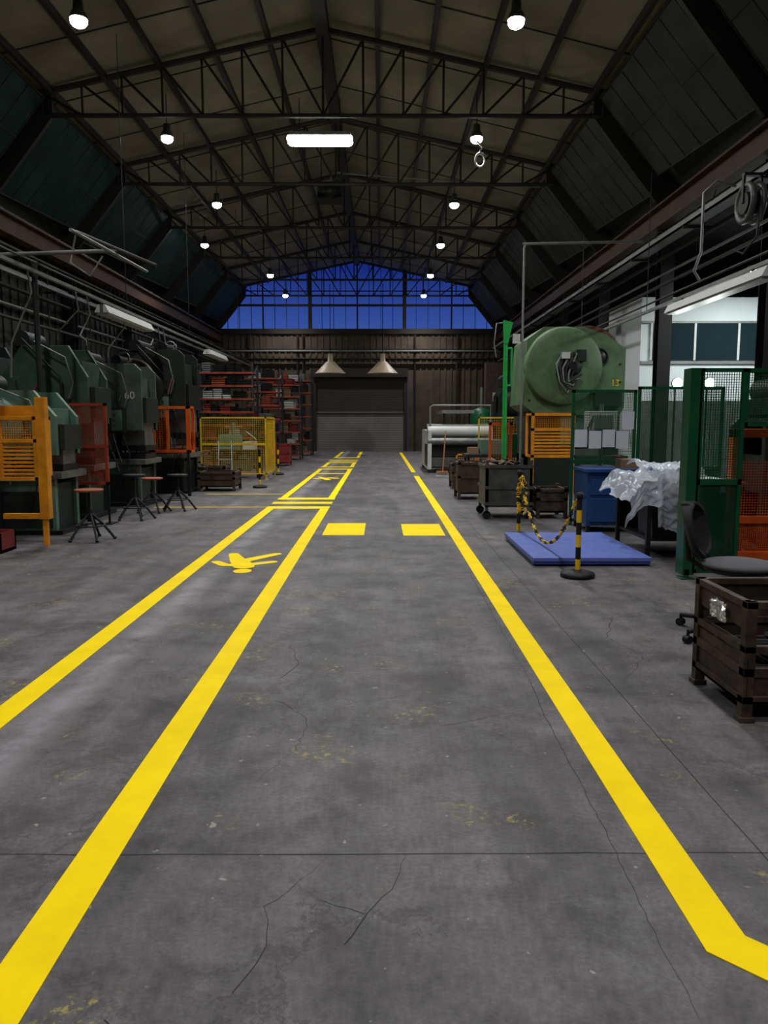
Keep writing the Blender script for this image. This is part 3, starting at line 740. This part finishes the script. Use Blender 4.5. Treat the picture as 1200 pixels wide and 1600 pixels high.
b.rod((2.85,17,2.4),(2.85,17,3.2),.025,M_post,8);b.rod((2.72,17,3.2),(2.86,17,3.2),.025,M_post,8);b.rod((2.72,17,2.4),(2.86,17,2.4),.025,M_post,8)
b.path([(2.72,17,3.75),(2.5,16.9,3.72),(2.45,16.9,3.3),(2.5,16.9,3.0)],.014,M_galv,6)
b.box(2.86,3.02,16.92,17.0,3.3,3.5,M_white)
b.done()
b=B('wheeled_steel_cart')
x0,x1,y0,y1=1.74,2.52,12.7,13.6
b.box(x0,x1,y0,y1,.2,.23,M_greybin)
for X,Yy in((x0,y0),(x1-.05,y0),(x0,y1-.05),(x1-.05,y1-.05)): b.box(X,X+.05,Yy,Yy+.05,.1,.98,M_greybin);b.rod((X+.025,Yy,.07),(X+.025,Yy+.05,.07),.07,M_black,12)
b.box(x0,x1,y0,y0+.02,.23,.85,M_greybin);b.box(x0,x1,y1-.02,y1,.23,.85,M_greybin);b.box(x0,x0+.02,y0,y1,.23,.85,M_greybin);b.box(x1-.02,x1,y0,y1,.23,.85,M_greybin)
for z in(.23,.5,.85): b.box(x0-.015,x1+.015,y0-.02,y0,z,z+.05,M_greybin);b.box(x0-.02,x0,y0,y1,z,z+.05,M_greybin)
for i in range(20): b.obox((random.uniform(x0+.1,x1-.1),random.uniform(y0+.1,y1-.1),.86+random.random()*.08),(.22,.12,.02),random.choice([M_steel,M_dark,M_card]),(random.random()*.6,random.random()*.6,random.random()*3))
b.box(x0+.03,x1-.03,y0+.03,y1-.03,.3,.8,M_dark)
b.done()
bin_('steel_stillage',1.62,2.18,15.9,16.7,.12,.78,M_brown,fill=M_card)
bin_('steel_stillage',2.62,3.1,12.75,13.4,.1,.5,M_rust,fill=M_dark)
bin_('steel_stillage',1.75,2.3,18.6,19.4,.12,.6,M_rust,fill=M_steel)
b=B('sheet_feeding_machine')
x0,x1,y0,y1=1.5,3.55,24.5,28
b.box(x0,x0+.12,y0,y1,.1,1.35,M_white);b.box(x1-.12,x1,y0,y1,.1,1.35,M_white)
b.rod((x0,y0+.2,1.32),(x1,y0+.2,1.32),.16,M_white,18);b.rod((x0,y0+.1,1.0),(x1,y0+.1,1.0),.12,M_steel,18);b.rod((x0,y0+.6,1.45),(x1,y0+.6,1.45),.1,M_galv,16)
b.box(x0+.1,x1-.1,y0+.3,y1,1.2,1.26,M_white);b.box(x0+.1,x1-.1,y0+.2,y0+.3,.15,.9,M_dark)
b.box(x0-.02,x0,y0+.3,y0+1.5,.2,.9,M_dark)
b.box(x0+.5,x1-.5,y0+.8,y1-.5,1.9,2.0,M_galv)
for px in(x0+.6,x1-.6): b.rod((px,y0+1.2,1.2),(px,y0+1.2,1.95),.03,M_dark,6)
b.path([(x0+.1,y0+.5,1.3),(x0+.1,y0+.5,2.1),(x0+.2,y0+.5,2.15),(x1,y0+.5,2.15),(x1,y0+.5,1.3)],.03,M_galv,8)
for x in(x0,x1-.2):
    for y in(y0,y1-.2): b.box(x,x+.2,y,y+.2,0,.12,M_dark)
for k in range(10): b.box(x0+.12,x1-.12,y0-.01,y0+.01,.2+.03*k,.21+.03*k,M_steel)
b.done(.01)
b=B('wooden_broom');b.rod((1.85,22.9,.15),(1.95,23.2,1.35),.018,M_wood,8);b.box(1.66,2.0,22.82,22.95,.1,.16,M_wood)
for i in range(22): b.rod((1.67+i*.0155,22.88,.1),(1.655+i*.017,22.86,0),.007,M_paper,4)
b.done()
guard('machine_cage',2.7,4.2,21.4,.3,1.75,1.6,M_yel,.07,mid=1.0)
guard('machine_cage',2.05,2.65,20.95,.1,.75,.4,M_oy,.06)
b=B('transfer_table')
b.box(2.2,3.9,19.9,20.8,.7,.78,M_green2)
for x in(2.25,3.8):
    for y in(19.95,20.7): b.box(x,x+.06,y,y+.06,0,.7,M_green2)
b.box(2.6,3.3,20.1,20.6,.78,1.15,M_green3);b.box(3.3,3.7,20.1,20.7,.78,1.3,M_scr);b.box(2.3,2.55,20.1,20.5,.78,.95,M_card);b.box(2.4,3.6,20.05,20.7,.2,.55,M_brown);b.done()
b=B('green_vertical_tank');b.lathe([(0,0),(.4,0),(.4,1.9),(.35,2.05),(.1,2.15),(0,2.15)],(3.75,28.9,0),(0,0,1),M_scr,20);b.rod((3.75,28.9,2.1),(3.75,28.9,2.9),.05,M_galv,8);b.done()
cpress('mechanical_press',6.0,30,1.4,3.2,M_green2);bin_('steel_stillage',3.3,4.2,32.5,33.5,.1,.9,M_rust,fill=M_card)
b=B('electrical_cabinet');b.box(4.6,5.6,34,34.6,.1,4.2,M_brown);b.box(4.65,5.08,33.97,34,.2,2.1,M_greybin);b.box(5.12,5.55,33.97,34,.2,2.1,M_greybin);b.box(4.6,5.6,34,34.6,0,.1,M_dark);b.box(4.9,5.3,33.96,34,2.5,2.9,M_white);b.done()

def screen(x0,x1,y,z1=2.12,mesh_from=1.0,solid=True):
    b=B('green_safety_screen');t=.045
    b.frx(x0,x1,y,.06,z1,M_scr,t)
    b.box(x0,x1,y-.02,y+.02,mesh_from-.03,mesh_from+.02,M_scr)
    if solid: b.box(x0+t,x1-t,y-.004,y+.004,.1,mesh_from,M_scrpan)
    b.meshx(x0+t,x1-t,y,mesh_from,z1-t,M_scr,.025,.006)
    for x in(x0,x1-t): b.box(x,x+t,y-.02,y+.02,0,.06,M_scr);b.box(x-.04,x+.08,y-.06,y+.06,0,.01,M_scr)
    return b.done()
screen(2.95,3.95,11.95,2.1,1.0,False)
screen(3.97,5.3,11.95,2.15,.9)
b=B('green_safety_screen')
b.box(3.10,3.22,7.76,7.80,.04,2.14,M_scr);b.box(3.10,3.13,7.80,7.95,.04,2.14,M_scr)
b.frx(3.2,3.66,7.78,.06,2.14,M_scr,.04);b.frx(3.66,4.6,7.8,1.56,2.14,M_scr,.04);b.meshx(3.68,4.58,7.8,1.58,2.12,M_scr,.025,.006);b.box(4.56,4.6,7.78,7.82,0,1.6,M_scr)
b.box(3.22,3.62,7.775,7.785,.1,.98,M_scrpan);b.box(3.2,3.66,7.76,7.80,.97,1.03,M_scr)
b.meshx(3.22,3.64,7.78,1.03,2.1,M_scr,.025,.006)
for x in(3.12,3.6): b.box(x-.05,x+.1,7.72,7.84,0,.012,M_scr);b.box(x,x+.05,7.76,7.8,0,.1,M_scr)
b.done()
b=B('pinned_paper_sheets')
for i,(x,z) in enumerate([(3.0,1.22),(3.22,1.2),(3.43,1.22),(3.64,1.2),(3.72,1.5)]): b.box(x,x+.19,11.915,11.922,z,z+.27,M_paper)
b.done()
b=B('bench_drill')
b.box(3.3,3.8,12.3,12.8,0,.9,M_green2);b.rod((3.6,12.6,.9),(3.6,12.6,1.9),.04,M_steel,10);b.box(3.35,3.8,12.4,12.75,1.45,1.78,M_white);b.box(3.43,3.72,12.36,12.4,1.5,1.72,M_galv);b.rod((3.5,12.45,1.2),(3.5,12.45,1.5),.03,M_steel,8)
b.path([(3.4,12.36,1.7),(3.3,12.3,1.5),(3.35,12.3,1.3),(3.55,12.35,1.2)],.015,M_black,6);b.done(.008)
b=B('blue_workbench')
x0,x1,y0,y1=3.0,3.85,11.1,11.85
b.box(x0-.03,x1+.4,y0-.03,y1,.88,.93,M_blue);b.box(x0,x1,y0+.03,y1,.1,.88,M_blue);b.box(x0+.05,x1-.05,y0+.01,y0+.03,.55,.82,M_blue);b.box(x0+.05,x1-.05,y0+.01,y0+.03,.15,.5,M_blue)
b.box(x0+.3,x1-.3,y0-.01,y0+.01,.72,.74,M_steel)
for x in(x0,x1-.06):b.box(x,x+.06,y0,y0+.06,0,.1,M_dark);b.box(x,x+.06,y1-.06,y1,0,.1,M_dark)
b.done(.006)
b=B('cardboard_box');b.box(3.55,3.8,11.3,11.6,.932,1.06,M_card);b.obox((3.53,11.45,1.09),(.08,.3,.005),M_card,(0,.6,0));b.done()
b=B('packing_table')
x0,x1,y0,y1=3.12,4.3,8.95,10.2
b.box(x0,x1,y0,y1,.86,.9,M_greybin)
for x in(x0+.02,x1-.07):
    for y in(y0+.02,y1-.07): b.box(x,x+.05,y,y+.05,0,.86,M_dark)
b.box(x0+.05,x1-.05,y0+.05,y1-.05,.2,.23,M_dark);b.box(x0+.03,x1-.05,y1-.06,y1-.04,.23,.86,M_dark)
b.prism([(x0+.12,.23),(x0+.5,.23),(x0+.55,.75),(x0+.08,.75)],'y',y0+.1,y0+.6,M_dark);b.box(x0+.06,x0+.58,y0+.08,y0+.62,.72,.76,M_greybin)
b.lathe([(0,0),(.22,0),(.23,.03),(.23,.25),(.24,.27),(.23,.29),(.23,.5),(.21,.52),(0,.52)],(x0+.85,y0+.35,.23),(0,0,1),M_dark,20)
b.done()
def sheet(name,x0,x1,y0,y1,ztop,edge_y,edge_x,nx=80,ny=80,seed=1,amp=1):
    v=[];f=[]
    for j in range(ny):
        for i in range(nx):
            u=x0+(x1-x0)*i/(nx-1);w=y0+(y1-y0)*j/(ny-1)
            w+=.14*noise.noise(Vector((u*2.5,seed*3,0)))
            X,Y,Z=u,w,ztop
            fold=.03*math.sin(u*23+seed+2*w)+.035*noise.noise(Vector((u*8,seed,w)))
            if w<edge_y: dz=edge_y-w; Z-=dz*.95; Y=edge_y-.07-dz*.12+fold*min(1,dz*3)
            if u<edge_x:
                dz=edge_x-u; Z-=dz*.75; X=edge_x-.03-dz*.55+.04*math.sin(w*15+seed)*min(1,dz*3)
            n=noise.noise(Vector((u*5,w*5,seed)));n2=noise.noise(Vector((u*12,w*12,seed+5)))
            Z+=amp*(.07*abs(n)+.03*abs(n2)+.16*max(0,noise.noise(Vector((u*2.2,w*2.2,seed+9)))))
            Y+=.025*abs(n2)
            v.append((X,Y,max(Z,.03)))
    for j in range(ny-1):
        for i in range(nx-1):
            a=j*nx+i;f.append((a,a+1,a+nx+1,a+nx))
    b=B(name);b.add(v,f,M_plast,False);return b.done(recalc=False)
sheet('plastic_wrap_sheet',2.75,3.72,8.6,10.15,.93,8.92,3.08,seed=1)
sheet('plastic_wrap_sheet',3.2,3.74,8.22,10.0,1.05,8.92,3.0,seed=4,amp=1.2)
b=B('press_guard')
x0,x1,y=3.80,5.2,8.35
b.frx(x0,x1,y,.1,1.53,M_orange,.09);b.box(x0,x1,y-.03,y+.03,.5,.58,M_orange)
b.meshx(x0+.09,x1-.09,y,.58,1.2,M_orange,.03,.005);b.meshx(x0+.09,x1-.09,y,.15,.5,M_orange,.022,.007)
b.fry(x1-.04,y,y+.5,.1,1.53,M_orange,.07)
for x in(x0,x1-.09): b.box(x,x+.09,y-.04,y+.04,0,.1,M_orange)
b.done(.006)
cpress('mechanical_press',6.1,9.3,1.0,1.9,M_green2,fly=False)

b=B('office_chair')
cx,cy=2.66,5.6
b.ball((cx,cy,.55),(.27,.25,.05),M_greyf,20);b.ball((cx,cy,.52),(.25,.23,.05),M_black,20)
v=[];f=[];n=14
for j in range(n):
    for i in range(n):
        a=(i/(n-1)-.5);h=j/(n-1)
        w=.25*math.sqrt(max(.05,1-abs(2*h-1)**2.6))
        v.append((cx-.30-.1*h+.3*a*a,cy+2*a*w,.60+.38*h))
for j in range(n-1):
    for i in range(n-1): a=j*n+i;f.append((a,a+1,a+n+1,a+n))
b.add(v,f,M_fabric,True);b.add([(p[0]-.035,p[1],p[2]) for p in v],[q[::-1] for q in f],M_fabric,True)
rim=[v[i] for i in range(n)]+[v[k*n+n-1] for k in range(1,n)]+[v[(n-1)*n+i] for i in range(n-2,-1,-1)]+[v[k*n] for k in range(n-2,-1,-1)]
b.path([(p[0]-.017,p[1],p[2]) for p in rim],.02,M_fabric,8)
b.path([(cx-.05,cy,.5),(cx-.25,cy,.5),(cx-.36,cy,.56),(cx-.38,cy,.75)],.022,M_black,8)
b.rod((cx,cy,.12),(cx,cy,.5),.028,M_black,12);b.rod((cx,cy,.1),(cx,cy,.3),.04,M_black,12)
for k in range(5):
    a=k*2*math.pi/5+math.pi+.95
    px,py=cx+.45*math.cos(a),cy+.45*math.sin(a)
    b.rod((cx,cy,.13),(px,py,.085),.028,M_black,8,.018);b.rod((px,py,.09),(px,py,.05),.012,M_black,6)
    b.rod((px-.025*math.sin(a),py+.025*math.cos(a),.03),(px+.025*math.sin(a),py-.025*math.cos(a),.03),.03,M_black,12)
b.turn(cx,cy,-.6)
b.done()

b=B('steel_stillage')
x0,x1,y0,y1=1.93,2.95,3.95,4.62
t=.06
for X in(x0,x1-t):
    for Yy in(y0,y1-t): b.box(X,X+t,Yy,Yy+t,0,.66,M_rust); b.box(X-.01,X+t+.01,Yy-.01,Yy+t+.01,.0,.03,M_rust)
for z0,z1 in((.1,.145),(.25,.3),(.38,.42),(.62,.66)):
    b.box(x0,x1,y0,y0+.04,z0,z1,M_rust);b.box(x0,x1,y1-.04,y1,z0,z1,M_rust);b.box(x0,x0+.04,y0,y1,z0,z1,M_rust);b.box(x1-.04,x1,y0,y1,z0,z1,M_rust)
b.box(x0,x1,y0,y1,.1,.12,M_rust)
b.box(x0+.015,x0+.025,y0,y1,.12,.36,M_rust);b.box(x0,x1,y0+.015,y0+.025,.12,.30,M_rust);b.box(x0,x1,y1-.02,y1-.01,.12,.62,M_rust);b.box(x1-.02,x1-.01,y0,y1,.12,.62,M_rust)
b.box(x0+.015,x0+.022,y0,y1,.50,.62,M_rust)
b.box(x0+.05,x1-.05,y0+.05,y1-.05,.12,.3,M_dark)
for i in range(16): b.obox((random.uniform(x0+.15,x1-.15),random.uniform(y0+.15,y1-.15),.31),(.2,.1,.03),M_dark,(random.random()*.5,random.random()*.5,random.random()*3))
b.done(.004)
b=B('crumpled_foil')
v=[];f=[];n=9
for j in range(n):
    for i in range(n):
        u=i/(n-1);w=j/(n-1)
        v.append((x0-.012+.02*noise.noise(Vector((u*6,w*6,3))),y0+.22+.2*u+.02*noise.noise(Vector((w*5,u*3,1))),.49+.11*w+.02*noise.noise(Vector((u*4,w*2,8)))))
for j in range(n-1):
    for i in range(n-1): a=j*n+i;f.append((a,a+1,a+n+1,a+n))
b.add(v,f,M_foil,False);b.done(recalc=False)

# ---------------------------------------------------------------- side bay
b=B('site_office')
x0,x1,y0,y1=7.15,14.4,21.5,26
b.box(x0,x1,y0,y1,0,5.0,M_wallw)
b.box(x0+.3,x1-3.2,y0-.04,y0,3.3,4.3,M_glassdk)
for x in(7.4,8.6,9.8,11.0): b.box(x,x+.06,y0-.06,y0,3.3,4.3,M_white)
b.box(x0,x1,y0-.06,y0,4.3,4.36,M_galv);b.box(x0,x1,y0-.06,y0,3.2,3.28,M_galv)
b.box(x0,x1,y0-.03,y0,0,2.2,M_greybin)
b.done()
for (x,y) in((8.9,16.5),(9.6,19.3),(9.2,12)):
    b=B('linear_light_fixture')
    b.box(x-.6,x+.6,y-.1,y+.1,5.3,5.4,M_white)
    b.rod((x-.55,y,5.26),(x+.55,y,5.26),.03,M_tube2,8);b.rod((x-.5,y,5.4),(x-.5,y,6.49),.01,M_dark,5);b.rod((x+.5,y,5.4),(x+.5,y,6.49),.01,M_dark,5)
    o=b.done()
    l=bpy.data.lights.new('tube_light','AREA');l.energy=200;l.shape='RECTANGLE';l.size=1.1;l.size_y=.2;l.color=(.92,1,.98)
    lo=bpy.data.objects.new('tube_light',l);sc.collection.objects.link(lo);lo.parent=o;lo.location=Vector((x,y,5.2))-o.location
for x in(6.45,7.15):
    b=B('work_light');y=17.0
    b.rod((x,y,0),(x,y,2.4),.02,M_dark,6);b.lathe([(0,0),(.12,0),(.12,.03),(.07,.12),(0,.12)],(x,y-.1,2.45),(0,1,.0),M_dark,14)
    b.ball((x,y-.12,2.45),(.11,.05,.11),M_tube2,12);b.rod((x-.2,y,.01),(x+.2,y,.01),.02,M_dark,6);b.rod((x,y-.2,.01),(x,y+.2,.01),.02,M_dark,6)
    o=b.done(recalc=False)
    l=bpy.data.lights.new('work_lamp','SPOT');l.energy=60;l.spot_size=2.4;l.spot_blend=.6;l.shadow_soft_size=.1;l.color=(.92,1,.95)
    lo=bpy.data.objects.new('work_lamp',l);sc.collection.objects.link(lo);lo.parent=o;lo.location=Vector((x,y-.2,2.45))-o.location;lo.rotation_euler=(math.radians(60),0,math.radians(170))
b=B('cardboard_box');b.box(7.5,8.3,14.2,15,0,1.0,M_card);b.box(7.6,8.3,14.2,15,1.0,2.45,M_card);b.done(.01)

# ---------------------------------------------------------------- world
w=bpy.data.worlds.new('dusk_sky');sc.world=w;w.use_nodes=True
nt=w.node_tree;N=nt.nodes;L=nt.links;bg=N['Background']
tc=N.new('ShaderNodeTexCoord');sx=N.new('ShaderNodeSeparateXYZ');L.new(tc.outputs['Generated'],sx.inputs[0])
r=N.new('ShaderNodeValToRGB');e=r.color_ramp.elements
e[0].position=.12;e[0].color=(.034,.078,.33,1);e[1].position=.19;e[1].color=(.008,.021,.19,1)
L.new(sx.outputs['Z'],r.inputs['Fac']);L.new(r.outputs['Color'],bg.inputs['Color']);bg.inputs['Strength'].default_value=1.0

cam=bpy.data.cameras.new('camera');cam.sensor_fit='VERTICAL';cam.sensor_height=36;cam.lens=27;cam.clip_end=200
co=bpy.data.objects.new('camera',cam);sc.collection.objects.link(co)
co.location=(0,0,1.6);co.rotation_euler=(math.radians(90-6.65),0,math.radians(-.24))
sc.camera=co
